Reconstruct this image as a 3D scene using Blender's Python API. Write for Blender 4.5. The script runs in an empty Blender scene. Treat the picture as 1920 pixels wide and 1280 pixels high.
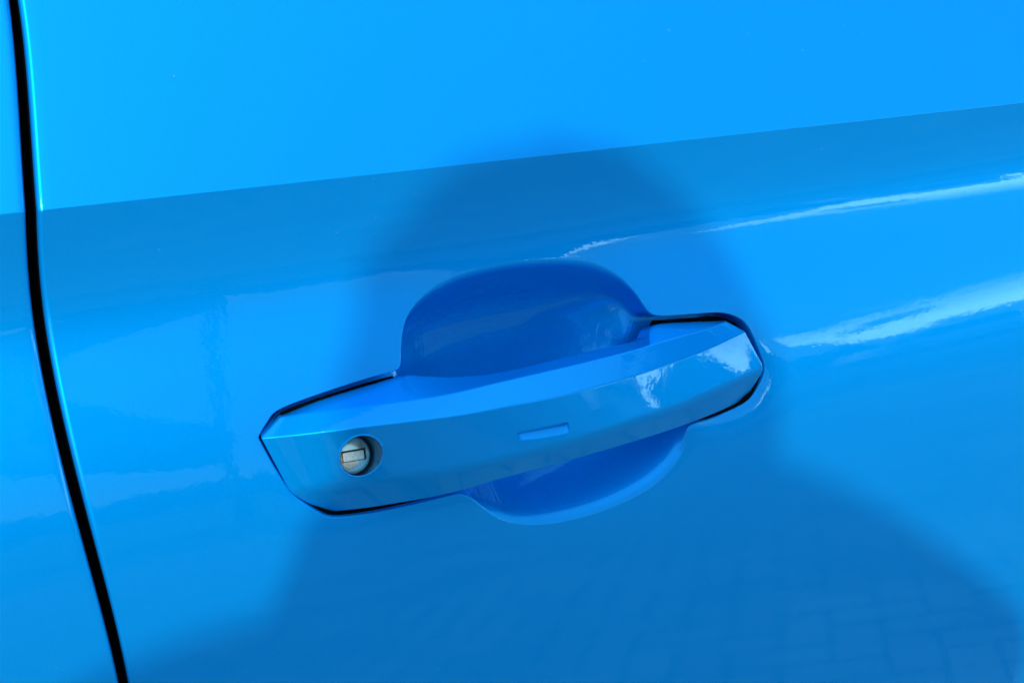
import bpy, bmesh, math, random
import numpy as np
from mathutils import Vector, Matrix
R = math.radians
random.seed(7); rng = np.random.default_rng(7)
S = bpy.context.scene
COL = S.collection

# ------------------------------------------------------------------ camera, sky, sun
YAW, PITCH, DIST = R(28), R(19.5), 0.48
FPX = 2200.0                                   # focal length in pixels of the 1920 px wide photograph
fwd = np.array([math.sin(YAW)*math.cos(PITCH), math.cos(YAW)*math.cos(PITCH), -math.sin(PITCH)])
rgt = np.array([math.cos(YAW), -math.sin(YAW), 0.0])
upv = np.cross(rgt, fwd)
CAM = np.array([0.0, -0.025, 0.95]) - DIST*fwd
cd = bpy.data.cameras.new('camera'); cam = bpy.data.objects.new('camera', cd); COL.objects.link(cam)
cd.sensor_width = 36.0; cd.lens = FPX/1920*36.0
cd.clip_start = 0.01; cd.clip_end = 2000
M3 = Matrix(((rgt[0], upv[0], -fwd[0]), (rgt[1], upv[1], -fwd[1]), (rgt[2], upv[2], -fwd[2])))
cam.matrix_world = Matrix.Translation(Vector(CAM)) @ M3.to_4x4()
S.camera = cam

SUN_AZ, SUN_EL = R(-28), R(26)                 # azimuth measured from the door's outward normal, towards the car's front
to_sun = np.array([math.sin(SUN_AZ)*math.cos(SUN_EL), -math.cos(SUN_AZ)*math.cos(SUN_EL), math.sin(SUN_EL)])
sl = bpy.data.lights.new('sun', 'SUN'); sl.energy = 2.65; sl.angle = R(1.5); sl.color = (1.0, 0.95, 0.87)
sun = bpy.data.objects.new('sun', sl); COL.objects.link(sun)
sun.rotation_euler = Vector(to_sun).to_track_quat('Z', 'Y').to_euler(); sun.location = (-2, -3, 4)

W = bpy.data.worlds.new('World'); S.world = W; W.use_nodes = True
nt = W.node_tree; nt.nodes.clear()
N = nt.nodes.new
out = N('ShaderNodeOutputWorld'); bg = N('ShaderNodeBackground'); sky = N('ShaderNodeTexSky')
sky.sky_type = 'NISHITA'; sky.sun_disc = False
sky.sun_elevation = SUN_EL
sky.sun_rotation = math.atan2(to_sun[0], to_sun[1])
sky.air_density = 1.0; sky.dust_density = 0.3; sky.ozone_density = 3.0
bg.inputs['Strength'].default_value = 0.110
tc = N('ShaderNodeTexCoord'); mp = N('ShaderNodeMapping'); mp.inputs['Scale'].default_value = (1, 1, 3.2); mp.inputs['Location'].default_value = (0.35, 0.2, 0)
nz = N('ShaderNodeTexNoise'); nz.inputs['Scale'].default_value = 4.2; nz.inputs['Detail'].default_value = 9; nz.inputs['Roughness'].default_value = 0.55
rp = N('ShaderNodeValToRGB'); rp.color_ramp.elements[0].position = 0.785; rp.color_ramp.elements[1].position = 0.808
sp = N('ShaderNodeSeparateXYZ')
mr = N('ShaderNodeMapRange'); mr.inputs[1].default_value = 0.06; mr.inputs[2].default_value = 0.13; mr.inputs[3].default_value = 1.0; mr.inputs[4].default_value = 0.0
mu = N('ShaderNodeMath'); mu.operation = 'MULTIPLY'
mx = N('ShaderNodeMix'); mx.data_type = 'RGBA'; mx.inputs[7].default_value = (60, 67, 68, 1)
L = nt.links.new
L(tc.outputs['Generated'], mp.inputs[0]); L(mp.outputs[0], nz.inputs['Vector']); dt = N('ShaderNodeVectorMath'); dt.operation = 'DOT_PRODUCT'; dt.inputs[1].default_value = (math.sin(R(85)), -math.cos(R(85)), 0)
ma_ = N('ShaderNodeMath'); ma_.operation = 'MULTIPLY_ADD'; ma_.inputs[1].default_value = 0.42
L(tc.outputs['Generated'], dt.inputs[0]); L(dt.outputs['Value'], ma_.inputs[0]); L(nz.outputs[0], ma_.inputs[2]); L(ma_.outputs[0], rp.inputs[0])
L(tc.outputs['Generated'], sp.inputs[0]); L(sp.outputs[2], mr.inputs[0])
L(rp.outputs[0], mu.inputs[0]); L(mr.outputs[0], mu.inputs[1]); L(mu.outputs[0], mx.inputs[0])
vl = N('ShaderNodeMix'); vl.data_type = 'RGBA'; vl.inputs[7].default_value = (3.5, 12.5, 18.5, 1)   # thin high veil, denser overhead
vr_ = N('ShaderNodeMapRange'); vr_.inputs[1].default_value = 0.05; vr_.inputs[2].default_value = 0.9; vr_.inputs[3].default_value = 0.15; vr_.inputs[4].default_value = 0.85
L(sp.outputs[2], vr_.inputs[0]); L(vr_.outputs[0], vl.inputs[0])
L(sky.outputs[0], vl.inputs[6]); L(vl.outputs[2], mx.inputs[6]); L(mx.outputs[2], bg.inputs[0]); L(bg.outputs[0], out.inputs[0])
S.view_settings.view_transform = 'Standard'; S.view_settings.look = 'None'
S.view_settings.exposure = -0.1; S.view_settings.gamma = 1.0

# ------------------------------------------------------------------ materials
def mat(name):
    m = bpy.data.materials.new(name); m.use_nodes = True
    return m, m.node_tree.nodes, m.node_tree.links, m.node_tree.nodes['Principled BSDF']
def simple(name, col, rough=0.5, metal=0.0, var=0.0, scale=200.0, bump=0.0):
    m, n, l, b = mat(name)
    b.inputs['Base Color'].default_value = (*col, 1); b.inputs['Roughness'].default_value = rough; b.inputs['Metallic'].default_value = metal
    t = n.new('ShaderNodeTexCoord'); z = n.new('ShaderNodeTexNoise'); z.inputs['Scale'].default_value = scale; z.inputs['Detail'].default_value = 6
    l.new(t.outputs['Object'], z.inputs['Vector'])
    if var:
        c = n.new('ShaderNodeValToRGB'); l.new(z.outputs[0], c.inputs[0])
        c.color_ramp.elements[0].position = 0.3; c.color_ramp.elements[1].position = 0.7
        c.color_ramp.elements[0].color = (*[max(0, x*(1-var)) for x in col], 1); c.color_ramp.elements[1].color = (*[x*(1+var) for x in col], 1)
        l.new(c.outputs[0], b.inputs['Base Color'])
    if bump:
        u = n.new('ShaderNodeBump'); u.inputs['Strength'].default_value = bump; u.inputs['Distance'].default_value = 0.0005
        l.new(z.outputs[0], u.inputs['Height']); l.new(u.outputs[0], b.inputs['Normal'])
    return m
def paint(name):
    m, n, l, b = mat(name)
    b.inputs['Base Color'].default_value = (0.0, 0.335, 0.85, 1)
    b.inputs['Metallic'].default_value = 0.55
    b.inputs['Specular Tint'].default_value = (0.0, 0.30, 1.0, 1)
    b.inputs['Roughness'].default_value = 0.42
    b.inputs['Specular IOR Level'].default_value = 0.0
    # clear coat: a gloss layer with the faint blue of the tinted lacquer, weighted by Fresnel
    fr = n.new('ShaderNodeFresnel'); fr.inputs['IOR'].default_value = 1.46
    gl = n.new('ShaderNodeBsdfGlossy'); gl.inputs['Color'].default_value = (0.45, 0.92, 1.0, 1); gl.inputs['Roughness'].default_value = 0.004
    ms = n.new('ShaderNodeMixShader'); l.new(fr.outputs[0], ms.inputs[0]); l.new(b.outputs[0], ms.inputs[1]); l.new(gl.outputs[0], ms.inputs[2])
    l.new(ms.outputs[0], n['Material Output'].inputs['Surface'])
    t = n.new('ShaderNodeTexCoord')
    # orange peel of the clear coat
    z = n.new('ShaderNodeTexNoise'); z.inputs['Scale'].default_value = 300; z.inputs['Detail'].default_value = 3
    u = n.new('ShaderNodeBump'); u.inputs['Strength'].default_value = 0.06; u.inputs['Distance'].default_value = 0.0004
    l.new(t.outputs['Object'], z.inputs['Vector']); l.new(z.outputs[0], u.inputs['Height']); l.new(u.outputs[0], gl.inputs['Normal'])
    # fine metallic flake in the colour coat
    f = n.new('ShaderNodeTexNoise'); f.inputs['Scale'].default_value = 3500; f.inputs['Detail'].default_value = 1
    c = n.new('ShaderNodeValToRGB'); c.color_ramp.elements[0].position = 0.35; c.color_ramp.elements[1].position = 0.65
    c.color_ramp.elements[0].color = (0.0, 0.32, 0.81, 1); c.color_ramp.elements[1].color = (0.0, 0.35, 0.89, 1)
    l.new(t.outputs['Object'], f.inputs['Vector']); l.new(f.outputs[0], c.inputs[0]); l.new(c.outputs[0], b.inputs['Base Color'])
    # faint smears in the clear coat and a few specks of dust
    g = n.new('ShaderNodeTexNoise'); g.inputs['Scale'].default_value = 28; g.inputs['Detail'].default_value = 5
    q = n.new('ShaderNodeMapRange'); q.inputs[1].default_value = 0.45; q.inputs[2].default_value = 0.75; q.inputs[3].default_value = 0.003; q.inputs[4].default_value = 0.013
    l.new(t.outputs['Object'], g.inputs['Vector']); l.new(g.outputs[0], q.inputs[0]); l.new(q.outputs[0], gl.inputs['Roughness'])
    v = n.new('ShaderNodeTexVoronoi'); v.inputs['Scale'].default_value = 85; w = n.new('ShaderNodeMath'); w.operation = 'LESS_THAN'; w.inputs[1].default_value = 0.022
    k = n.new('ShaderNodeMix'); k.data_type = 'RGBA'; k.inputs[7].default_value = (.35, .5, .6, 1)
    h = n.new('ShaderNodeMath'); h.operation = 'MULTIPLY'; h.inputs[1].default_value = 0.6
    l.new(t.outputs['Object'], v.inputs['Vector']); l.new(v.outputs['Distance'], w.inputs[0]); l.new(w.outputs[0], h.inputs[0]); l.new(h.outputs[0], k.inputs[0])
    l.new(c.outputs[0], k.inputs[6]); l.new(k.outputs[2], b.inputs['Base Color'])
    return m
M_paint = paint('blue_paint')
M_black = simple('gap_shade_black', (0.0015, 0.0015, 0.003), 0.95)  # near-black that paints in the shade of the gaps
M_black.node_tree.nodes['Principled BSDF'].inputs['Specular IOR Level'].default_value = 0.1
M_metal = simple('brushed_nickel', (0.92, 0.80, 0.68), 0.26, 0.78, 0.05, 900, 0.05)
M_sleeve = simple('grey_blue_metal', (0.12, 0.36, 0.56), 0.20, 0.8, 0.05, 700, 0.05)
M_plate = simple('worn_nickel', (0.90, 0.78, 0.66), 0.36, 0.6, 0.14, 1400, 0.2)
M_dark = simple('dark_recess', (0.02, 0.02, 0.02), 0.7)
M_trunk = simple('bark', (0.09, 0.065, 0.045), 0.9, 0, 0.4, 12, 0.5)
M_leaf = simple('leaves', (0.05, 0.085, 0.03), 0.6, 0, 0.5, 1.5)
M_ground = simple('sandy_earth', (0.10, 0.108, 0.095), 0.95, 0, 0.25, 6)
M_paver = simple('concrete_paver', (0.27, 0.30, 0.26), 0.85, 0, 0.3, 3)
M_steel = simple('dark_painted_steel', (0.015, 0.02, 0.02), 0.5, 0.6, 0.1, 20)
M_lamp = simple('lamp_glass', (0.7, 0.7, 0.7), 0.2)
M_skin = simple('skin', (0.45, 0.27, 0.19), 0.5)
M_shirt = simple('dark_shirt', (0.035, 0.04, 0.055), 0.85, 0, 0.2, 60)
M_jeans = simple('jeans', (0.05, 0.075, 0.13), 0.9, 0, 0.2, 60)
M_hair = simple('hair', (0.025, 0.018, 0.014), 0.5)
M_phone = simple('black_glass', (0.01, 0.01, 0.012), 0.15)

# ------------------------------------------------------------------ builders
def link(name, me, m, parent=None, smooth=True):
    o = bpy.data.objects.new(name, me); COL.objects.link(o)
    if m is not None and not me.materials: me.materials.append(m)
    if parent: o.parent = parent
    if smooth: me.shade_smooth()
    return o
def pymesh(name, V, F):
    me = bpy.data.meshes.new(name); me.from_pydata([tuple(map(float, v)) for v in V], [], F); me.update(); return me
class Patch:
    """collects grids of points, welds them on build"""
    def __init__(s): s.V = []; s.F = []; s.n = 0
    def grid(s, P, closed=False, flip=False):
        P = np.asarray(P, float); a, b = P.shape[:2]; o = s.n
        s.V.append(P.reshape(-1, 3)); s.n += a*b
        for i in range(a-1):
            for j in range(b if closed else b-1):
                k = (j+1) % b
                q = (o+i*b+j, o+i*b+k, o+(i+1)*b+k, o+(i+1)*b+j)
                s.F.append(q[::-1] if flip else q)
    def face(s, P):
        P = np.asarray(P, float); o = s.n; s.V.append(P); s.n += len(P); s.F.append(tuple(range(o, o+len(P))))
    def build(s, name, m, parent=None, weld=2e-6, outward=None):
        me = bpy.data.meshes.new(name)
        me.from_pydata(np.concatenate(s.V).tolist(), [], s.F)
        bm = bmesh.new(); bm.from_mesh(me)
        bmesh.ops.remove_doubles(bm, verts=bm.verts, dist=weld)
        bmesh.ops.recalc_face_normals(bm, faces=bm.faces)
        if outward is not None:
            sgn = sum(f.normal.dot(Vector(outward))*f.calc_area() for f in bm.faces)
            if sgn < 0: bmesh.ops.reverse_faces(bm, faces=bm.faces)
        bm.to_mesh(me); bm.free()
        return link(name, me, m, parent)
def tagged(o, label=None, cat=None, group=None, kind=None):
    for k, v in (('label', label), ('category', cat), ('group', group), ('kind', kind)):
        if v: o[k] = v
    return o
def empty(name, loc=(0, 0, 0)):
    o = bpy.data.objects.new(name, None); COL.objects.link(o); o.location = loc; o.empty_display_size = 0.05; return o

# ------------------------------------------------------------------ the door's surface: distance out of the plane y = 0
def rays(px):
    px = np.atleast_2d(np.asarray(px, float))
    d = fwd[None]*FPX + rgt[None]*(px[:, :1]-960) - upv[None]*(px[:, 1:2]-640)
    return d/np.linalg.norm(d, axis=1)[:, None]
def on_plane(px):
    d = rays(px); t = -CAM[1]/d[:, 1]; return CAM + d*t[:, None]
cr = on_plane([(80, 395), (700, 327), (1300, 262), (1920, 194)])
zb, za = np.polyfit(cr[:, 0], cr[:, 2], 1)               # the crease, a line along the body side
print('crease', za, zb, cr)
def zc(x): return za + zb*x
# tilt of the skin (degrees from upright, facing the sky) against height above / below the crease
TV = np.array([-0.60, -0.40, -0.23, -0.170, -0.140, -0.118, -0.100, -0.080, -0.064, -0.052, -0.043, -0.036, -0.028, -0.012, -1e-9, 1e-9, 0.06, 0.14, 0.30])
TT = np.array([-8.0, -3.0, 4.0, 7.0, 9.2, 12.0, 15.5, 19.0, 20.0, 18.0, 12.0, 6.5, 1.0, -5.0, -7.0, 19.0, 19.5, 22.0, 28.0])
_v = np.concatenate([np.linspace(-0.60, -1e-9, 4000), np.linspace(1e-9, 0.30, 2000)])
_t = np.interp(_v, TV, TT)
k = np.hanning(81); k /= k.sum()
lo = _v < 0
for msk in (lo, ~lo):
    a = _t[msk]; _t[msk] = np.convolve(np.pad(a, 40, mode='edge'), k, 'valid')
_sl = -np.tan(np.radians(_t))
_h = np.concatenate([[0], np.cumsum((_sl[1:]+_sl[:-1])/2*np.diff(_v))]); _h -= np.interp(0, _v, _h)
def h0(x, z): return np.interp(z-zc(x), _v, _h) - 0.020*x*x
def at(px, off=0.0, h=h0):
    d = rays(px); off = np.broadcast_to(np.asarray(off, float), (len(d),))
    a = np.full(len(d), 0.15); b = np.full(len(d), 2.5)
    for _ in range(50):
        m = (a+b)/2; p = CAM + d*m[:, None]
        g = -p[:, 1]-h(p[:, 0], p[:, 2])-off
        a = np.where(g > 0, m, a); b = np.where(g > 0, b, m)
    return CAM + d*a[:, None]
def spline(pts, n):
    """smooth curve through points (Catmull-Rom), n samples evenly by length"""
    p = np.asarray(pts, float); q = np.vstack([2*p[0]-p[1], p, 2*p[-1]-p[-2]]); o = []
    for i in range(1, len(q)-2):
        t = np.linspace(0, 1, 24, endpoint=False)[:, None]
        a, b, c, d = q[i-1], q[i], q[i+1], q[i+2]
        o.append(0.5*(2*b+(c-a)*t+(2*a-5*b+4*c-d)*t*t+(-a+3*b-3*c+d)*t**3))
    o = np.vstack(o+[p[-1:]]); s = np.concatenate([[0], np.cumsum(np.linalg.norm(np.diff(o, axis=0), axis=1))])
    u = np.linspace(0, s[-1], n); return np.stack([np.interp(u, s, o[:, k]) for k in range(o.shape[1])], 1)

# shut line between the two doors (both edges)
GR = [(36, 0), (47, 137), (57, 234), (66, 312), (74, 390), (72.6, 449), (72, 500), (78, 579), (94, 671), (122, 792), (146, 890), (171, 987), (198, 1097), (221, 1189), (242, 1280)]
GL = [(19.5, 0), (27, 117), (35, 203), (45, 312), (54, 390), (52.7, 449), (51, 500), (58, 591), (76, 683), (100.5, 792), (125, 890), (149, 987), (177, 1097), (201, 1189), (224, 1280)]
def edge_fn(px):
    p = at(px); v = p[:, 2]-zc(p[:, 0]); o = np.argsort(v); v, x = v[o], p[o, 0]
    k = np.polyfit(v, x, 5)
    s0 = (x[1]-x[0])/(v[1]-v[0]); s1 = (x[-1]-x[-2])/(v[-1]-v[-2])
    def f(q):
        q = np.asarray(q, float); y = np.polyval(k, np.clip(q, v[0], v[-1]))
        d = np.polyder(k)
        return y + np.where(q < v[0], (q-v[0])*np.polyval(d, v[0]), 0) + np.where(q > v[-1], (q-v[-1])*np.polyval(d, v[-1]), 0)
    return f
xr_edge, xl_edge = edge_fn(GR), edge_fn(GL)

# opening of the handle in the skin
O_PX = [(484, 820), (500, 793), (523, 768), (600, 738), (690, 709), (740, 695), (751, 684), (752, 655), (755, 622), (766, 587), (792, 554), (832, 527), (885, 507),
        (955, 492), (1030, 486), (1082, 487), (1122, 495), (1160, 516), (1190, 546), (1209, 574), (1222, 588), (1243, 592), (1295, 589), (1352, 586), (1385, 595), (1405, 613),
        (1423, 650), (1437, 690), (1431, 718), (1412, 748), (1385, 766), (1340, 785), (1302, 796), (1291, 808), (1285, 838), (1270, 870), (1240, 903), (1200, 930), (1150, 954), (1100, 971),
        (1040, 984), (990, 987), (952, 981), (921, 965), (897, 945), (878, 931), (860, 927), (835, 932), (760, 950), (690, 964), (630, 971), (600, 963), (552, 930), (517, 880)]
oc = spline(O_PX+O_PX[:1], 1600)[:-1]
for _ in range(6): oc = (np.roll(oc, 1, 0)+2*oc+np.roll(oc, -1, 0))/4
O3 = at(oc); O2 = O3[:, [0, 2]]
C2 = at([(1000, 760)])[0][[0, 2]]
ang = np.unwrap(np.arctan2(O2[:, 1]-C2[1], O2[:, 0]-C2[0]))
if ang[-1] < ang[0]: O2 = O2[::-1]; ang = np.unwrap(np.arctan2(O2[:, 1]-C2[1], O2[:, 0]-C2[0]))
RL = 0.0022
X1, VB, VT = 1.00, -0.52, 0.22
def left_x(v): return xr_edge(v)+RL
# outer frame of the lower skin, counter-clockwise: bottom, right, crease, left edge
def frame_pts(n=400):
    vs = np.linspace(0, VB, n); lx = left_x(vs); c = []
    bz = zc(lx[-1])+VB
    c.append(np.stack([np.linspace(lx[-1], X1, n), np.full(n, 0.0)+VB], 1))
    c.append(np.stack([np.full(n, X1), np.linspace(VB, 0, n)], 1))
    c.append(np.stack([np.linspace(X1, lx[0], n), np.zeros(n)], 1))
    c.append(np.stack([lx, vs], 1))
    p = np.vstack([q[:-1] for q in c])
    return np.stack([p[:, 0], zc(p[:, 0])+p[:, 1]], 1), [0, n-1, 2*(n-1), 3*(n-1)]
FP, FC = frame_pts()
fa = np.unwrap(np.arctan2(FP[:, 1]-C2[1], FP[:, 0]-C2[0]))
def wrap(a, base): return base + np.mod(a-base, 2*math.pi)
oa = wrap(ang, ang[0]); faw = wrap(fa, ang[0])
o_s = np.argsort(faw)
# angles used by every ring: from even steps along the opening, even steps along the frame, and the frame's corners
step_o = np.linspace(0, len(oa), 640, endpoint=False).astype(int)
fl = np.concatenate([[0], np.cumsum(np.linalg.norm(np.diff(np.vstack([FP, FP[:1]]), axis=0), axis=1))])[:-1]
near = np.where(FP[:, 0] < 0.45)[0][::3]
th = np.concatenate([oa[step_o], faw[near], faw[::8], faw[FC]])
th = np.unique(np.round(th, 7))
keep = [0]
crn = set(np.round(faw[FC], 7))
for i in range(1, len(th)):
    if th[i]-th[keep[-1]] > 4e-4 or th[i] in crn: keep.append(i)
th = th[keep]
def cyc(a, p):
    o = np.argsort(a); a = a[o]; p = p[o]
    return np.stack([np.interp(th, np.concatenate([a-2*math.pi, a, a+2*math.pi]), np.tile(p[:, k], 3)) for k in range(2)], 1)
Oq, Fq = cyc(oa, O2), cyc(faw, FP)
def lip_dist(x, z):
    """soft distance to the opening's edge"""
    P = np.stack([x, z], -1).reshape(-1, 2); E = O2[::5]; o = np.empty(len(P))
    for i in range(0, len(P), 20000):
        d = np.linalg.norm(P[i:i+20000, None]-E[None], axis=2)+1e-5
        o[i:i+20000] = (np.mean(d**-6, axis=1)*14)**(-1/6)
    return o.reshape(np.shape(x))
DIP, DL = 0.0004, 0.009
DPC = at([(1400, 765)])[0]
def dipf(x, z): return DIP+.0011*np.exp(-((x-DPC[0])**2+(z-DPC[2])**2)/(2*.022**2))
def skin_pts(x, z):
    y = h0(x, z) - dipf(x, z)*np.exp(-lip_dist(x, z)/DL)
    return np.stack([x, -y, z], -1)
ln = np.linalg.norm(Fq-Oq, axis=1)
a_near = np.array([0, .0003, .0007, .0012, .0018, .0026, .0036, .005, .007])
a_far = np.array([.0070, .0045, .0028, .0017, .0009, .0004, .00015, 0])
rows = []
for d in a_near: rows.append(np.minimum(d, ln*0.3*d/0.007))
mid = np.linspace(0, 1, 84)[1:-1]**1.25
n0, n1 = np.minimum(.007, ln*.3), ln-np.minimum(.007, ln*.3)
for t in mid: rows.append(n0+(n1-n0)*t)
for d in a_far: rows.append(ln-np.minimum(d, ln*.3*d/.007))
T = np.array(rows)/ln[None]
XZ = Oq[None]+(Fq-Oq)[None]*T[..., None]
A = skin_pts(XZ[..., 0], XZ[..., 1])

car = empty('car', (0.0, 0.0, 0.0))
tagged(car, 'bright blue car side with a body coloured pull handle and round key lock', 'car')
P = Patch(); P.grid(A, closed=True)
top_i = np.where(np.abs(Fq[:, 1]-zc(Fq[:, 0])) < 1e-6)[0]
# the skin above the crease
ux = np.sort(Fq[top_i, 0]); u = (ux-ux[0])/(ux[-1]-ux[0])
vr = np.concatenate([[0, .00015, .0004, .0009, .0017, .0028, .0045, .007], np.linspace(.0105, VT, 50)])
Bg = []
for v in vr:
    x = left_x(v)+u*(X1-left_x(v)) if v > 0 else ux
    z = zc(x)+v; Bg.append(skin_pts(x, z))
P.grid(np.array(Bg))
# rolled edge along the shut line
lf = np.where(np.abs(Fq[:, 0]-left_x(Fq[:, 1]-zc(Fq[:, 0]))) < 2e-6)[0]
lp = A[-1][lf]; lp = lp[np.argsort(lp[:, 2])]
col = np.vstack([lp, np.array(Bg)[1:, 0]])
def roll(col, sgn, r=RL, depth=0.022):
    g = [col]
    for ph in np.linspace(0, math.pi/2, 9)[1:]:
        g.append(col+np.array([sgn*r*math.sin(ph), r*(1-math.cos(ph)), 0]))
    g.append(g[-1]+np.array([0, depth, 0])); return np.array(g)
P.grid(roll(col, -1)[:-1])
# pressed bowl behind the handle: from the lip inwards to a line along the handle
s_l, s_r = at([(600, 858)])[0][[0, 2]], at([(1345, 704)])[0][[0, 2]]
xo0, xo1 = O2[:, 0].min(), O2[:, 0].max()
uu = np.clip((Oq[:, 0]-xo0)/(xo1-xo0), 0, 1)
Sp = s_l[None]*(1-uu[:, None])+s_r[None]*uu[:, None]
oy = Oq[:, 1]-(s_l[1]+(Oq[:, 0]-s_l[0])/(s_r[0]-s_l[0])*(s_r[1]-s_l[1]))
def sstep(a, b, x): t = np.clip((x-a)/(b-a), 0, 1); return t*t*(3-2*t)
up_b, dn_b = at([(752, 660), (1222, 588)])[:, 0], at([(868, 928), (1296, 800)])[:, 0]
wu = sstep(up_b[0]-.004, up_b[0]+.018, Oq[:, 0])*(1-sstep(up_b[1]-.026, up_b[1]-.002, Oq[:, 0]))*(oy > 0)
wd = sstep(dn_b[0]-.001, dn_b[0]+.020, Oq[:, 0])*(1-sstep(dn_b[1]-.010, dn_b[1]+.001, Oq[:, 0]))*(oy < 0)
wu = np.where(oy > 0, wu, 0); bw = np.maximum(wu, wd)
al = np.concatenate([[0], np.cumsum(np.linalg.norm(np.diff(np.vstack([Oq, Oq[:1]]), axis=0), axis=1))]); PER = al[-1]; al = al[:-1]
NU = 1600; ug = np.arange(NU)/NU*PER
def smooth_s(y, sig):
    g = np.interp(ug, np.append(al, PER), np.append(y, y[0])); w = max(1, int(sig/PER*NU)); kk = np.hanning(2*w+3); kk /= kk.sum()
    g = np.convolve(np.concatenate([g[-w-1:], g, g[:w+1]]), kk, 'valid')
    return np.interp(al, np.append(ug, PER), np.append(g, g[0]))
bw, wd = smooth_s(bw, .014), smooth_s(wd, .006)
for _ in range(0): bw = (np.roll(bw, 1)+2*bw+np.roll(bw, -1))/4
WID = 0.0030+bw*0.050; LIPR = 0.0012+bw*0.0030-wd*.0027; DEP = 0.040
li = np.linalg.norm(Sp-Oq, axis=1)
ab = np.array([0, .0003, .0006, .001, .0015, .002, .0026, .0033, .0042, .0052, .0065])
ri = [np.minimum(d, li*.35*d/.0065) for d in ab]
for t in np.linspace(0, 1, 26)[1:]: ri.append(np.minimum(.0065, li*.35)*(1-t)+li*t)
ri = np.array(ri)
XI = Oq[None]+(Sp-Oq)[None]*(ri/li[None])[..., None]
dl = np.sqrt(ri**2+LIPR**2)-LIPR
fu = (.36+.64*bw)*(1-(1-np.clip(dl/(WID*1.08), 0, 1))**2.4)
def soft(x, k): return k*np.log1p(np.exp(np.clip(x/k, -40, 40)))
fd = np.minimum((.36*dl+1.15*soft(ri-.0042, .0007))/DEP, 1.0)
f = fu*(1-wd)+fd*wd
for i_ in range(len(ri)):                      # melt the bowl's wall into the narrow gaps, more and more towards the middle
    f[i_] = smooth_s(f[i_], .045*np.clip((i_-8)/14, 0, 1)) if i_ > 8 else f[i_]
I0 = skin_pts(Oq[:, 0], Oq[:, 1])
yb = h0(XI[..., 0], XI[..., 1])-(dipf(Oq[:, 0], Oq[:, 1])*np.exp(-lip_dist(Oq[:, 0], Oq[:, 1])/DL))[None]
I = np.stack([XI[..., 0], -yb+DEP*f, XI[..., 1]], -1); I[0] = A[0]
P.grid(I, closed=True)
front = P.build('front_door', M_paint, car, outward=(0, -1, 0))
front['label'] = 'blue front door skin pressed into a shallow bowl behind the handle'

# added black strips, painted shade for the narrow gap round the handle's two feet
gi = []
gup = np.clip(oy/.03+.5, 0, 1); gdep = .0013+.0022*gup
gin = .0021*gup; okk = (bw < .02) & ~((oy > 0) & (Oq[:, 0] > 0.02) & (Oq[:, 0] < up_b[1]+.003))
for d, q in ((.0009, 0), (.0015, .0004), (.0026, .0008), (.0060, .0010)):
    p = Oq+(Sp-Oq)*(np.minimum(d+gin, li*.3)/li)[:, None]
    yy = h0(p[:, 0], p[:, 1]); gi.append(np.stack([p[:, 0], -yy+gdep+q, p[:, 1]], -1))
gi = np.array(gi)
idx = np.roll(np.arange(len(Oq)), -int(np.argmax(bw))); run = []
for ii in list(idx)+[None]:
    if ii is not None and okk[ii]: run.append(ii)
    else:
        if len(run) > 3:
            gk = Patch(); gk.grid(gi[:, run]); gk.build('handle_gap_shade', M_black, car, outward=(0, -1, 0))
        run = []

# rear door, on the other side of the shut line
Q = Patch()
vv = np.concatenate([np.linspace(VB, -.0105, 150), [-.007, -.0045, -.0028, -.0017, -.0009, -.0004, 0, .0004, .0009, .0017, .0028, .0045, .007], np.linspace(.0105, VT, 60)])
G = []
for v in vv:
    xe = float(xl_edge(v))-RL; x = xe-(xe+0.95)*np.linspace(0, 1, 60)**1.6
    z = zc(x)+v; G.append(np.stack([x, -h0(x, z), z], -1))
G = np.array(G); Q.grid(G); Q.grid(roll(G[:, 0], 1)[:-1])
rear = Q.build('rear_door', M_paint, car, outward=(0, -1, 0))
# black seal channel behind the shut line; its colour stands in for shade
K = Patch(); vk = np.linspace(VB, VT, 160)
def gp(x, d):
    zz = zc(x)+vk; return np.stack([x, -h0(x, zz)+d, zz], -1)
e1, e2 = xl_edge(vk), xr_edge(vk)
K.grid(np.array([gp(e1-.004, RL+.001), gp(e1-.0003, RL+.0002), gp(e1+.0001, .010), gp(e1+.0006, .013), gp(e2-.0006, .013), gp(e2-.0001, .010), gp(e2+.0003, RL+.0002), gp(e2+.004, RL+.001)]))
K.build('door_seal_shade', M_black, car, outward=(0, -1, 0))

# ------------------------------------------------------------------ the handle
NS = 130
us = np.linspace(0, 1, NS)
def ridge(px, offs):
    c = spline(px, 500); s = (c[:, 0]-c[0, 0])/(c[-1, 0]-c[0, 0])
    q = np.stack([np.interp(us, s, c[:, k]) for k in (0, 1)], 1)
    o = np.interp(us, [a for a, _ in offs], [b for _, b in offs])
    kk = np.hanning(15); kk /= kk.sum(); o = np.convolve(np.pad(o, 7, mode='edge'), kk, 'valid')
    return at(q, o/1000)
def bow(e0, m, e1, w0=0.5):
    # millimetres out of the skin along the handle
    c = [(0, e0)]
    for t in np.linspace(0.02, 0.98, 25):
        b = math.sin(math.pi*t)**0.85
        c.append((t, (e0*(1-t)+e1*t)*(1-b)+m*b))
    c.append((1, e1)); return c
R1 = ridge([(530, 780), (620, 769), (715, 757), (832, 740), (945, 714), (1057, 689), (1170, 661), (1270, 632), (1330, 615), (1360, 603)], bow(-2.5, 17, -2.5))
R2 = ridge([(495, 821), (565, 814), (665, 802), (765, 790), (865, 777), (945, 762), (1040, 744), (1142, 718), (1232, 690), (1320, 657), (1395, 622)], bow(1.0, 25, 0.5))
R3 = ridge([(550, 924), (665, 905), (765, 892), (840, 882), (920, 867), (1020, 843), (1100, 820), (1170, 798), (1270, 764), (1345, 731), (1432, 692)], bow(0.0, 23.0, -0.3))
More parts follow.
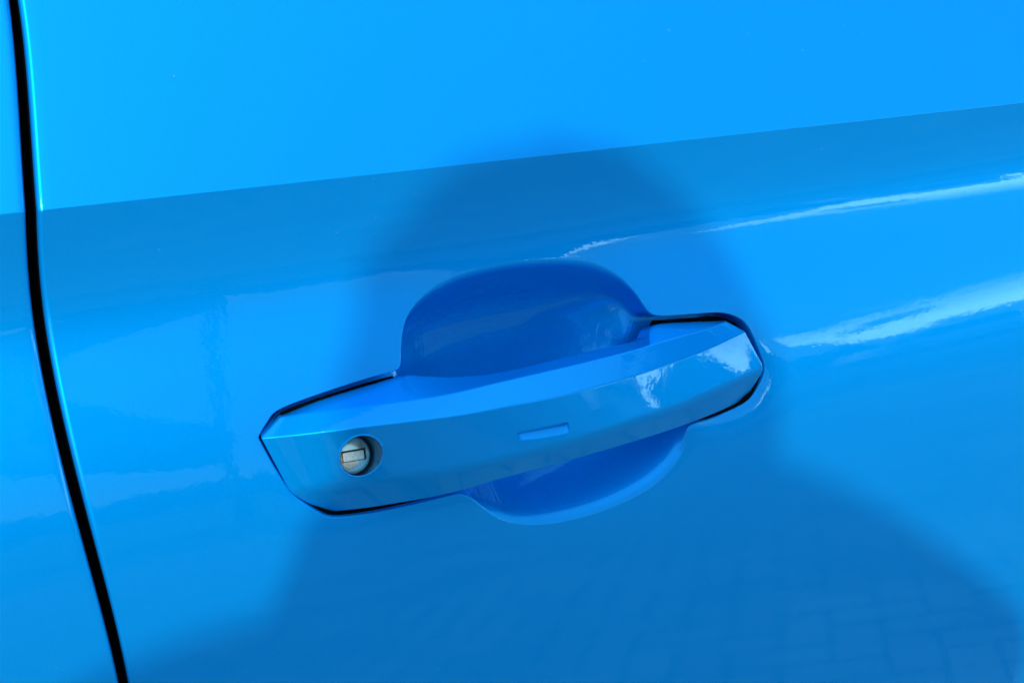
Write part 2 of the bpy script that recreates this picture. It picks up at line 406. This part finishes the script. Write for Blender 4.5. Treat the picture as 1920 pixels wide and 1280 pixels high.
B_ = ridge([(613, 961), (680, 954), (740, 945), (815, 932), (871, 919), (932, 901), (1059, 867), (1186, 830), (1270, 803), (1345, 774), (1395, 750)], bow(-4, 15, -4))
T_ = ridge([(531, 777), (600, 750), (690, 722), (757, 704), (800, 704.5), (850, 706), (930, 699), (1050, 672), (1130, 653), (1190, 640), (1209, 632), (1217, 617), (1235, 607), (1290, 603), (1358, 601)],
           [(0, -4), (.25, -1.5), (.45, 6), (.6, 7.5), (.75, 4), (.81, 0), (.86, -3), (1, -4)])
for nm, c in (('R1', R1), ('R2', R2), ('R3', R3), ('B', B_), ('T', T_)):
    print(nm, [tuple(np.round(c[i]*1000, 1)) for i in (0, 30, 65, 100, 129)])
Tb = T_+np.array([0, .007, -.003]); Bb = B_+np.array([0, .006, .003])
RAD = [None, .0012, .0008, .0006, .0030, .0012, None]
ring = [Tb, T_, R1, R2, R3, B_, Bb]
def fillet(cs, rad):
    o = []
    for k in range(len(cs)):
        p = cs[k]; r = rad[k]
        if not r: o.append(p); continue
        a, b = cs[k-1]-p, cs[(k+1) % len(cs)]-p; la, lb = np.linalg.norm(a), np.linalg.norm(b)
        ra, rb = min(r, .42*la), min(r, .42*lb)
        pa, pb = p+a/max(la, 1e-9)*ra, p+b/max(lb, 1e-9)*rb
        for t in np.linspace(0, 1, 6): o.append((1-t)**2*pa+2*t*(1-t)*p+t*t*pb)
    return np.array(o)
H = np.array([fillet([c[i] for c in ring], RAD) for i in range(NS)])
def crown(H):
    """facets are very slightly crowned: add a middle row to the front face"""
    return H
def endroll(P, sx, r=.0009):
    g = []
    for ph in np.linspace(0, math.pi/2, 6)[1:]:
        g.append(P+np.array([sx*r*math.sin(ph), r*(1-math.cos(ph)), 0]))
    g.append(g[-1]+np.array([-sx*.002, .010, 0])); return g
lft, rgtc = endroll(H[0], -1), endroll(H[-1], 1)
HH = np.array(lft[::-1]+list(H)+rgtc)
hp = Patch(); hp.grid(HH, closed=True); hp.face(HH[0]); hp.face(HH[-1][::-1])
handle = hp.build('door_handle', M_paint, car, weld=1e-7)
handle['label'] = 'body coloured bridge shaped pull handle with faceted edges'

# round well of the lock, cut into the handle's face
face_c = at([(677, 855)], 0.0)
def face_pt(px):
    """where a pixel's ray meets the front facet near the lock"""
    i = int(np.argmin(np.abs(R2[:, 0]-R2[20, 0])))
    o = R2[24]; e1 = R2[34]-R2[14]; e2 = R3[24]-R2[24]; n = np.cross(e1, e2); n /= np.linalg.norm(n)
    if n[1] > 0: n = -n
    d = rays(px); t = ((o-CAM) @ n)/(d @ n); return CAM+d*t[:, None], n
LC, fn = face_pt([(677, 854.5)]); LC = LC[0]
he = face_pt([(636, 858), (718, 850), (676, 818), (678, 890)])[0]
rh = (np.linalg.norm(he[0]-he[1])+np.linalg.norm(he[2]-he[3]))/4
print('lock radius', rh, fn)
ax = np.array([math.sin(R(2))*math.cos(R(20)), -math.cos(R(2))*math.cos(R(20)), math.sin(R(20))])
e_u = np.cross([0, 0, 1], ax); e_u /= np.linalg.norm(e_u); e_w = np.cross(ax, e_u)
if e_u[0] < 0: e_u = -e_u; e_w = -e_w
if e_w[2] < 0: e_w = -e_w
def disc_pts(r, d, n=64):
    a = np.linspace(0, 2*math.pi, n, endpoint=False)
    return LC-ax*d+np.cos(a)[:, None]*e_u*r+np.sin(a)[:, None]*e_w*r
def tmp(V, F):
    me = pymesh('cutter', V, F); o = bpy.data.objects.new('cutter', me); COL.objects.link(o)
    bm = bmesh.new(); bm.from_mesh(me); bmesh.ops.recalc_face_normals(bm, faces=bm.faces); bm.to_mesh(me); bm.free(); return o
def tube_mesh(rings, cap=True):
    n = len(rings[0]); V = np.concatenate(rings); F = []
    for i in range(len(rings)-1):
        for j in range(n): F.append((i*n+j, i*n+(j+1) % n, (i+1)*n+(j+1) % n, (i+1)*n+j))
    if cap: F.append(tuple(range(n))); F.append(tuple(range((len(rings)-1)*n, len(rings)*n)))
    return V, F
def cut(o, cutters):
    for c in cutters:
        md = o.modifiers.new('cut', 'BOOLEAN'); md.operation = 'DIFFERENCE'; md.solver = 'EXACT'; md.object = c
    dg = bpy.context.evaluated_depsgraph_get(); dg.update()
    me = bpy.data.meshes.new_from_object(o.evaluated_get(dg)); old = o.data
    o.modifiers.clear(); o.data = me; bpy.data.meshes.remove(old)
    for c in cutters: m_ = c.data; bpy.data.objects.remove(c); bpy.data.meshes.remove(m_)
c1 = tmp(*tube_mesh([disc_pts(rh, -.02), disc_pts(rh, .0155)]))
# thin pressed touch mark: a shallow spindle sunk into the face
ma, mb = face_pt, None
def face_local(px, i):
    o = R2[i]; e1 = R2[i+6]-R2[i-6]; e2 = R3[i]-R2[i]; n = np.cross(e1, e2); n /= np.linalg.norm(n)
    if n[1] > 0: n = -n
    d = rays(px); t = ((o-CAM) @ n)/(d @ n); return CAM+d*t[:, None], n
iu = int((1018-495)/900*(NS-1))
mk, mn = face_local([(979, 819), (1060, 803), (1018, 800), (1018, 826)], iu)
md_ = mk[1]-mk[0]; ml = np.linalg.norm(md_); md_ /= ml
mw = np.cross(mn, md_); mw /= np.linalg.norm(mw)
if mw[2] < 0: mw = -mw
# section of the cut: steep upper wall, long lower wall that faces the sky
sec = [(.0026, -.004), (.0026, -.0002), (.0023, .0018), (.0021, .0021), (.0015, .0021), (-.0022, .0000), (-.0054, -.0018), (-.0054, -.004)]
rg = []
for t in np.concatenate([[0, .012, .03, .06], np.linspace(.1, .9, 14), [.94, .97, .988, 1]]):
    e = min(1, min(t, 1-t)/.06); e = math.sqrt(max(0, 1-(1-e)**2)); q = mk[0]+md_*(t*(ml+.004)-.002)
    rg.append(np.array([q+mw*(a*(.35+.65*e))+(-mn)*(b if b < -.0005 else b*e-.0003*(1-e)) for a, b in sec]))
c2 = tmp(*tube_mesh(rg))
cut(handle, [c1, c2])
handle.data.set_sharp_from_angle(angle=R(20))
wn = handle.modifiers.new('weighted', 'WEIGHTED_NORMAL'); wn.keep_sharp = True; wn.weight = 80

# bright rim of the lock well, painted
def tube_loop(pts, r, n=8):
    pts = np.asarray(pts); tg = np.roll(pts, -1, 0)-np.roll(pts, 1, 0); tg /= np.linalg.norm(tg, axis=1)[:, None]
    s1 = np.cross(tg, fn); s1 /= np.linalg.norm(s1, axis=1)[:, None]; s2 = np.cross(tg, s1)
    a = np.linspace(0, 2*math.pi, n, endpoint=False)
    return np.array([[pts[i]+r*(math.cos(t)*s1[i]+math.sin(t)*s2[i]) for t in a] for i in range(len(pts))])
base = disc_pts(rh, 0, 80)
den = ax @ fn; lipc = np.array([p+ax*(((LC-p) @ fn)/den) for p in base])
tl = tube_loop(lipc-fn*.00018, .00042)
tp = Patch(); tp.grid(np.concatenate([tl, tl[:1]]), closed=True)
tp.build('lock_rim', M_paint, handle)
# metal sleeve that lines the well
sl_r = rh*.992
sv = Patch(); rings_ = [np.array([p+ax*(((LC-p) @ fn)/den)-ax*.0009 for p in disc_pts(sl_r, 0, 80)])]
for d in (.004, .006, .009, .012, .0145): rings_.append(disc_pts(sl_r, d, 80))
sv.grid(np.array(rings_), closed=True); sv.face(rings_[-1])
slv = sv.build('lock_sleeve', M_sleeve, handle)
# lock cylinder: domed disc with a rectangular pocket, and the shutter in it
DK = 0.0082; rk = rh*.90
prof = [(0.0, -.0009), (.25, -.00085), (.5, -.0007), (.7, -.00045), (.86, -.0001), (.95, .0003), (1.0, .0009), (1.0, .005)]
rg = [disc_pts(max(rk*a, 1e-5), DK+b, 64) for a, b in prof]
lk = Patch(); lk.grid(np.array(rg), closed=True); lk.face(rg[0]); lk.face(rg[-1])
cyl = lk.build('lock_cylinder', M_metal, handle, weld=1e-8)
SW, SH = rk*1.38, rk*.62
rot = R(-3); s_u = e_u*math.cos(rot)+e_w*math.sin(rot); s_w = -e_u*math.sin(rot)+e_w*math.cos(rot)
def boxpts(w, h, d0, d1, c=(0, 0)):
    V = [LC+s_u*(c[0]+a*w/2)+s_w*(c[1]+b*h/2)-ax*d for d in (d0, d1) for a, b in ((-1, -1), (1, -1), (1, 1), (-1, 1))]
    return V, [(0, 1, 2, 3), (4, 5, 6, 7), (0, 1, 5, 4), (1, 2, 6, 5), (2, 3, 7, 6), (3, 0, 4, 7)]
cut(cyl, [tmp(*boxpts(SW, SH, DK-.004, DK+.0012))])
cyl.data.set_sharp_from_angle(angle=R(30))
pit = link('lock_slot', pymesh('lock_slot', *boxpts(SW*.995, SH*.99, DK+.00085, DK+.0011)), M_dark, handle, False)
pv, pf = boxpts(SW*.86, SH*.76, DK-.0005, DK+.0009, (-SW*.015, -SH*.06))
sm = pymesh('keyhole_shutter', pv, pf); bm = bmesh.new(); bm.from_mesh(sm); bmesh.ops.recalc_face_normals(bm, faces=bm.faces)
bmesh.ops.bevel(bm, geom=bm.edges[:], offset=.0002, segments=2, affect='EDGES'); bm.to_mesh(sm); bm.free()
shut = link('keyhole_shutter', sm, M_plate, handle); sm.set_sharp_from_angle(angle=R(40))

# ------------------------------------------------------------------ what stands round about: paving, trees, lamp post, the photographer
gm = pymesh('ground', [(-300, -300, -.012), (300, -300, -.012), (300, 300, -.012), (-300, 300, -.012)], [(0, 1, 2, 3)])
tagged(link('ground', gm, M_ground), kind='structure')
pb = []; pf = []
def paver(cx, cy, w, d, rot):
    c, s = math.cos(rot), math.sin(rot); o = len(pb); z = random.uniform(-.002, .002); e = .004
    for (sw, zz) in ((0, -.01), (0, z-.003), (e, z)):
        for a, b in ((-1, -1), (1, -1), (1, 1), (-1, 1)):
            x, y = a*(w/2-.0035-sw), b*(d/2-.0035-sw); pb.append((cx+x*c-y*s, cy+x*s+y*c, zz))
    for k in (0, 4):
        for j in range(4): pf.append((o+k+j, o+k+(j+1) % 4, o+k+4+(j+1) % 4, o+k+4+j))
    pf.append((o+8, o+9, o+10, o+11))
w_, d_ = .2, .1; rt = R(37); cr_, sr_ = math.cos(rt), math.sin(rt)
for i in range(-90, 90):
    for j in range(-26, 26):
        for kind in (0, 1):
            # herringbone: pairs of stones stepped along the diagonal
            bx, by = i*d_+j*2*d_, i*d_-j*2*d_
            if kind == 0: x, y, r_ = bx+d_, by+d_/2, 0.0
            else: x, y, r_ = bx+d_/2, by+2*d_, math.pi/2
            X, Y = x*cr_-y*sr_, x*sr_+y*cr_
            if -2.5 < X < 7 and -6.5 < Y < .6: paver(X, Y, w_, d_, r_+rt)
pm = pymesh('paving', pb, pf)
tagged(link('paving', pm, M_paver, None, False), 'grey herringbone stone paving mirrored in the lower door', 'paving', kind='stuff')

def leaf_tree(name, x, y, hgt, wid, seed, label):
    r = random.Random(seed); root = empty(name, (x, y, 0)); tagged(root, label, 'tree', 'trees mirrored in the paint')
    t = Patch(); rr = []
    for k in range(7):
        f_ = k/6; z = hgt*.55*f_; rad = .16*(1-.6*f_); a = np.linspace(0, 2*math.pi, 10, endpoint=False)
        rr.append(np.stack([rad*np.cos(a)+.1*math.sin(3*f_), rad*np.sin(a), np.full(10, z)], 1))
    t.grid(np.array(rr), closed=True)
    for q in range(6):
        an = q*1.1+r.random(); p0 = np.array([0, 0, hgt*(.3+.04*q)]); p1 = np.array([math.cos(an)*wid*.35, math.sin(an)*wid*.35, hgt*(.55+.05*q)])
        a = np.linspace(0, 2*math.pi, 6, endpoint=False); t.grid(np.array([p0+np.stack([.06*np.cos(a), .06*np.sin(a), 0*a], 1), p1+np.stack([.02*np.cos(a), .02*np.sin(a), 0*a], 1)]), closed=True)
    t.build('trunk', M_trunk, root)
    V = []; F = []
    cl = []
    for q in range(34):
        a = r.uniform(0, 2*math.pi); e = r.uniform(-.7, 1); rad = r.uniform(.35, 1)**.6
        cl.append((math.cos(a)*wid*.5*rad*math.sqrt(1-e*e*.8), math.sin(a)*wid*.5*rad*math.sqrt(1-e*e*.8), hgt*.66+e*hgt*.32*rad, r.uniform(.10, .2)*wid))
    for cx, cy, cz, cr2 in cl:
        for q in range(120):
            v = Vector((r.gauss(0, 1), r.gauss(0, 1), r.gauss(0, 1))).normalized()*cr2*r.random()**.4
            c = Vector((cx, cy, cz))+v; s = r.uniform(.07, .15)*max(1, wid/3)
            u1 = Vector((r.gauss(0, 1), r.gauss(0, 1), r.gauss(0, 1))).normalized(); u2 = u1.orthogonal().normalized()
            o = len(V); V += [c-u1*s, c+u2*s*.5, c+u1*s, c-u2*s*.5]; F.append((o, o+1, o+2, o+3))
    link('crown', pymesh('crown', V, F), M_leaf, root, False)
    return root
TREES = [(-7, -48, 2.8, 7.0), (0, -47, 3.0, 7.5), (7, -46, 2.7, 7.5), (14, -46, 3.1, 8.0), (21, -44, 2.8, 8.0), (28, -42, 2.2, 8.0), (35, -40, 1.9, 5.5), (42, -37, 1.8, 5.0), (49, -34, 2.4, 6.0),
         (17.0, -10.0, 2.3, 3.0), (15.5, -4.4, 4.4, 3.8), (6.2, -1.1, 6.4, 4.2)]
WHICH = ['low leafy tree at the rear door end of the far row']+[f'low leafy tree, {w} from the rear end of the far row' for w in ('second', 'third', 'fourth', 'fifth', 'sixth', 'seventh', 'eighth')]+['low leafy tree at the front end of the far row',
         'nearer bushy tree beside the far row, mirrored in the handle', 'tallest nearer tree, mirrored in the right end of the handle', 'nearest tall tree by the front of the car']
for i, (x, y, hg, wd) in enumerate(TREES): leaf_tree('tree', x, y, hg, wd, 20+i, WHICH[i])

lp_ = empty('street_lamp', (2.1, -10.5, 0)); lp_.scale = (1.0, 1.0, 1.0); tagged(lp_, 'slim dark street lamp with a bent arm opposite the car', 'street lamp')
def tube(pts, rad, n=10):
    pts = np.asarray(pts, float); g = []
    for i, p in enumerate(pts):
        t = pts[min(i+1, len(pts)-1)]-pts[max(i-1, 0)]; t = Vector(t).normalized(); a1 = t.orthogonal().normalized(); a1 = Vector((1, 0, 0)) if abs(t.x) < .9 else Vector((0, 1, 0))
        a1 = (a1-t*a1.dot(t)).normalized(); b1 = t.cross(a1); a = np.linspace(0, 2*math.pi, n, endpoint=False)
        g.append(p+rad[i]*(np.cos(a)[:, None]*np.array(a1)+np.sin(a)[:, None]*np.array(b1)))
    return np.array(g)
t = Patch(); t.grid(tube([(0, 0, 0), (0, 0, .6), (0, 0, .62), (0, 0, 3), (0, 0, 5)], [.13, .13, .10, .09, .08]), closed=True); t.build('post', M_steel, lp_)
t = Patch(); t.grid(tube([(0, 0, 4.95), (.06, 0, 5.3), (.3, 0, 5.6), (.7, 0, 5.72), (1.2, 0, 5.75)], [.08, .075, .07, .06, .06]), closed=True); t.build('arm', M_steel, lp_)
t = Patch(); t.grid(tube([(1.1, 0, 5.74), (1.15, 0, 5.74), (1.5, 0, 5.73), (1.8, 0, 5.72), (1.85, 0, 5.72)], [.01, .07, .12, .09, .01]), closed=True); t.build('lamp_head', M_steel, lp_)

# kerb and painted line across the way, a parked car beyond
def slab(name, x0, x1, y0, y1, z0, z1, m):
    me = bpy.data.meshes.new(name); bm = bmesh.new(); bmesh.ops.create_cube(bm, size=1)
    for v in bm.verts: v.co = Vector(((x0+x1)/2+v.co.x*(x1-x0), (y0+y1)/2+v.co.y*(y1-y0), (z0+z1)/2+v.co.z*(z1-z0)))
    if z1-z0 > .05: bmesh.ops.bevel(bm, geom=[e for e in bm.edges if min(e.verts[0].co.z, e.verts[1].co.z) > z1-.001], offset=.015, segments=2, affect='EDGES')
    bm.to_mesh(me); bm.free(); return link(name, me, m, None, False)
tagged(slab('kerb', -14, 34, -9.15, -9.0, -.02, .11, simple('kerb_stone', (.42, .42, .40), .85, 0, .15, 4)), kind='structure')
tagged(slab('road_marking', -14, 34, -12.12, -12.0, -.0115, -.008, simple('road_paint', (.70, .70, .68), .7, 0, .2, 5)), kind='structure')
pc = empty('parked_car', (17.6, -16.4, -.012)); pc.rotation_euler = (0, 0, R(12)); tagged(pc, 'small white hatchback parked beyond the kerb, mirrored right of the handle', 'car')
M_white = simple('white_paint', (.80, .80, .80), .25); M_glass = simple('car_glass', (.01, .012, .014), .05); M_tyre = simple('tyre_rubber', (.02, .02, .02), .8); M_rim = simple('alloy', (.6, .6, .62), .3, .9); M_light = simple('clear_lens', (.8, .8, .82), .05, .6)
def hull(name, prof, w, m, parent, taper=0.0, bev=.06):
    bm = bmesh.new(); n = len(prof); zs = [p[1] for p in prof]; lo_, hi_ = min(zs), max(zs)
    A_ = [[bm.verts.new((x, s*(w-taper*(z-lo_)/(hi_-lo_)), z)) for x, z in prof] for s in (-1, 1)]
    for i in range(n): bm.faces.new((A_[0][i], A_[0][(i+1) % n], A_[1][(i+1) % n], A_[1][i]))
    bm.faces.new(A_[0]); bm.faces.new(A_[1][::-1]); bmesh.ops.recalc_face_normals(bm, faces=bm.faces)
    if bev: bmesh.ops.bevel(bm, geom=bm.edges[:], offset=bev, segments=2, affect='EDGES')
    me = bpy.data.meshes.new(name); bm.to_mesh(me); bm.free(); o = link(name, me, m, parent); me.set_sharp_from_angle(angle=R(40)); return o
hull('body', [(-1.95, .35), (-1.98, .62), (-1.85, .88), (-.95, .95), (1.55, .98), (1.92, .92), (1.98, .55), (1.9, .30), (1.65, .25), (-1.6, .25)], .86, M_white, pc)
hull('cabin', [(-.98, .94), (-.30, 1.42), (1.10, 1.46), (1.80, .96)], .78, M_glass, pc, .16, .04)
hull('roof', [(-.36, 1.40), (-.10, 1.475), (1.02, 1.50), (1.18, 1.43)], .64, M_white, pc, .04, .02)
for x in (-1.22, 1.28):
    for sy in (-1, 1):
        a = np.linspace(0, 2*math.pi, 20, endpoint=False)
        t = Patch(); t.grid(np.array([np.stack([x+q*np.cos(a), np.full(20, sy*yy), .31+q*np.sin(a)], 1) for q, yy in ((.20, .70), (.30, .70), (.31, .74), (.31, .86), (.30, .885), (.20, .885))]), closed=True); wh = t.build('wheel', M_tyre, pc)
        t = Patch(); t.grid(np.array([np.stack([x+q*np.cos(a), np.full(20, sy*yy), .31+q*np.sin(a)], 1) for q, yy in ((.20, .88), (.17, .86), (.05, .875), (.001, .88))]), closed=True); t.build('rim', M_rim, wh)
for sy in (-1, 1):
    for nm_, x, z, mm in (('headlight', -1.93, .72, M_light), ('tail_light', 1.95, .80, simple('red_lens', (.5, .01, .01), .2))):
        bm = bmesh.new(); bmesh.ops.create_uvsphere(bm, u_segments=12, v_segments=8, radius=1)
        for v in bm.verts: v.co = Vector((x+v.co.x*.07, sy*.66+v.co.y*.17, z+v.co.z*.09))
        me = bpy.data.meshes.new(nm_); bm.to_mesh(me); bm.free(); link(nm_, me, mm, pc)

# photographer, leaning towards the door, whose shadow lies across it
pr = empty('person', (-.50, -1.05, 0)); tagged(pr, 'person leaning in towards the door to photograph it, casting the soft shadow', 'person')
fx = np.array([math.sin(R(28)), math.cos(R(28)), 0]); rv = np.array([fx[1], -fx[0], 0]); ORG = np.array([-.50, -1.05, 0])
HEAD = at([(1090, 815)])[0]+to_sun*.72
def B3(a, f_, z): return HEAD+rv*a+fx*f_+np.array([0, 0, z])
V = []; E = []; RR = []
def nd(p, r, par=None):
    V.append(np.asarray(p)-ORG); RR.append(r); i = len(V)-1
    if par is not None: E.append((par, i))
    return i
pel = nd(B3(0, -.52, -.48), (.15, .12)); sp1 = nd(B3(0, -.42, -.34), (.20, .13), pel); sp2 = nd(B3(0, -.28, -.22), (.21, .13), sp1)
ch = nd(at([(1080, 1560)])[0]+to_sun*0.92, (.13, .10), sp2); nk = nd(B3(0, -.08, -.08), (.062, .062), ch)
h1 = nd(B3(0, -.01, -.055), (.062, .07), nk); h2 = nd(B3(0, .0, .0), (.078, .09), h1); h3 = nd(B3(0, -.01, .065), (.072, .085), h2); h4 = nd(B3(0, -.015, .105), (.035, .045), h3)
ch_pos = CAM - fwd*.035
for s in (-1, 1):
    sh = nd(at([(800, 1275) if s < 0 else (1440, 1045)])[0]+to_sun*.88, (.062, .062), ch)
    el = nd(at([(190, 1490) if s < 0 else (1880, 1270)])[0]+to_sun*(.64 if s < 0 else .74), (.046, .046), sh)
    wr_p = ch_pos+rgt*s*.078-fwd*.045-upv*.080; wr = nd(wr_p, (.029, .024), el)
    pa = nd(ch_pos+rgt*s*.064-fwd*.022-upv*.045, (.034, .016), wr)
    for q in range(4):
        z_ = .028-.018*q; b0 = ch_pos+rgt*s*.056+upv*(z_-.033)
        f1 = nd(b0-fwd*.004+rgt*s*.010, (.010, .010), pa); f2 = nd(b0+fwd*.012+rgt*s*(.006), (.0085, .0085), f1); f3 = nd(b0+fwd*.014-rgt*s*(.012+.003*q), (.0075, .0075), f2)
    tb = nd(ch_pos+rgt*s*.050-upv*.058-fwd*.022, (.012, .012), pa); nd(ch_pos+rgt*s*.028-upv*.030-fwd*.016, (.009, .009), tb)
    if s < 0: nd(at([(765, 1165)])[0]+to_sun*.88, (.045, .045), ch)  # unseen lump added to close a lit hole in the shadow
    hip = nd(B3(s*.095, -.53, -.56), (.10, .10), pel); kn = nd(np.array([*(B3(s*.16, -.33, 0)[:2]), .48]), (.066, .066), hip)
    an = nd(np.array([*(B3(s*.15, -.50, 0)[:2]), .09]), (.045, .045), kn); nd(np.array([*(B3(s*.17, -.34, 0)[:2]), .035]), (.042, .034), an)
me = bpy.data.meshes.new('body'); me.from_pydata([tuple(map(float, v)) for v in V], E, [])
body = link('body', me, None, pr, False)
for m_ in (M_shirt, M_skin, M_jeans): me.materials.append(m_)
sk = body.modifiers.new('skin', 'SKIN'); body.modifiers.new('sub', 'SUBSURF').render_levels = 2; body.modifiers['sub'].levels = 2
for i, sv_ in enumerate(me.skin_vertices[0].data): sv_.radius = RR[i]; sv_.use_root = (i == 0)
dg = bpy.context.evaluated_depsgraph_get(); dg.update()
nm = bpy.data.meshes.new_from_object(body.evaluated_get(dg)); body.modifiers.clear(); body.data = nm
nm.materials.clear()
for m_ in (M_shirt, M_skin, M_jeans): nm.materials.append(m_)
nk_z = (HEAD-ORG)[2]-.085; cp = ch_pos-ORG
for p in nm.polygons:
    c = np.array(p.center); a = 0
    if np.linalg.norm(c-(HEAD-ORG)) < .135 and c[2] > nk_z-.0: a = 1
    elif np.linalg.norm(c-cp) < .155: a = 1
    elif c[2] < (HEAD-ORG)[2]-.47: a = 2
    p.material_index = a
nm.shade_smooth()
hv = []
bm = bmesh.new(); bmesh.ops.create_icosphere(bm, subdivisions=4, radius=1)
for v in bm.verts:
    d = v.co.copy(); q = rv*d.x*.098+fx*d.y*.110+np.array([0, 0, d.z*.112]); jit = 1+.05*math.sin(9*d.x+7*d.z)*math.sin(8*d.y)
    v.co = Vector((HEAD-ORG)+q*jit+fx*(-.02)+np.array([0, 0, .022]))
cutp = Vector((HEAD-ORG)+fx*.04+np.array([0, 0, .02]))
bmesh.ops.bisect_plane(bm, geom=bm.verts[:]+bm.edges[:]+bm.faces[:], plane_co=cutp, plane_no=Vector(fx*.8+np.array([0, 0, -.6])), clear_outer=True)
for cx, cz, rx, rz in ((.036, -.055, .070, .085), (-.020, -.045, .066, .070)):      # hair lobes added to widen the head's shadow
    q_ = bmesh.ops.create_icosphere(bm, subdivisions=3, radius=1)['verts']
    for v in q_:
        d = v.co.copy(); jit = 1+.06*math.sin(11*d.x+5*d.z)*math.sin(9*d.y)
        v.co = Vector((HEAD-ORG)+rv*(cx+d.x*rx*jit)+fx*(-.045+d.y*.055)+np.array([0, 0, cz+d.z*rz*jit]))
hm = bpy.data.meshes.new('hair'); bm.to_mesh(hm); bm.free(); link('hair', hm, M_hair, pr)
ph = bpy.data.meshes.new('compact_camera'); bm = bmesh.new(); bmesh.ops.create_cube(bm, size=1)
for v in bm.verts: v.co = Vector((v.co.x*.104, v.co.y*.072, v.co.z*.009))
bmesh.ops.bevel(bm, geom=bm.edges[:], offset=.0025, segments=3, affect='EDGES'); bm.to_mesh(ph); bm.free()
po = link('compact_camera', ph, M_phone); po.matrix_world = Matrix.Translation(Vector(CAM-fwd*.022)) @ M3.to_4x4()
tagged(po, 'small flat black camera held in both hands', 'camera')
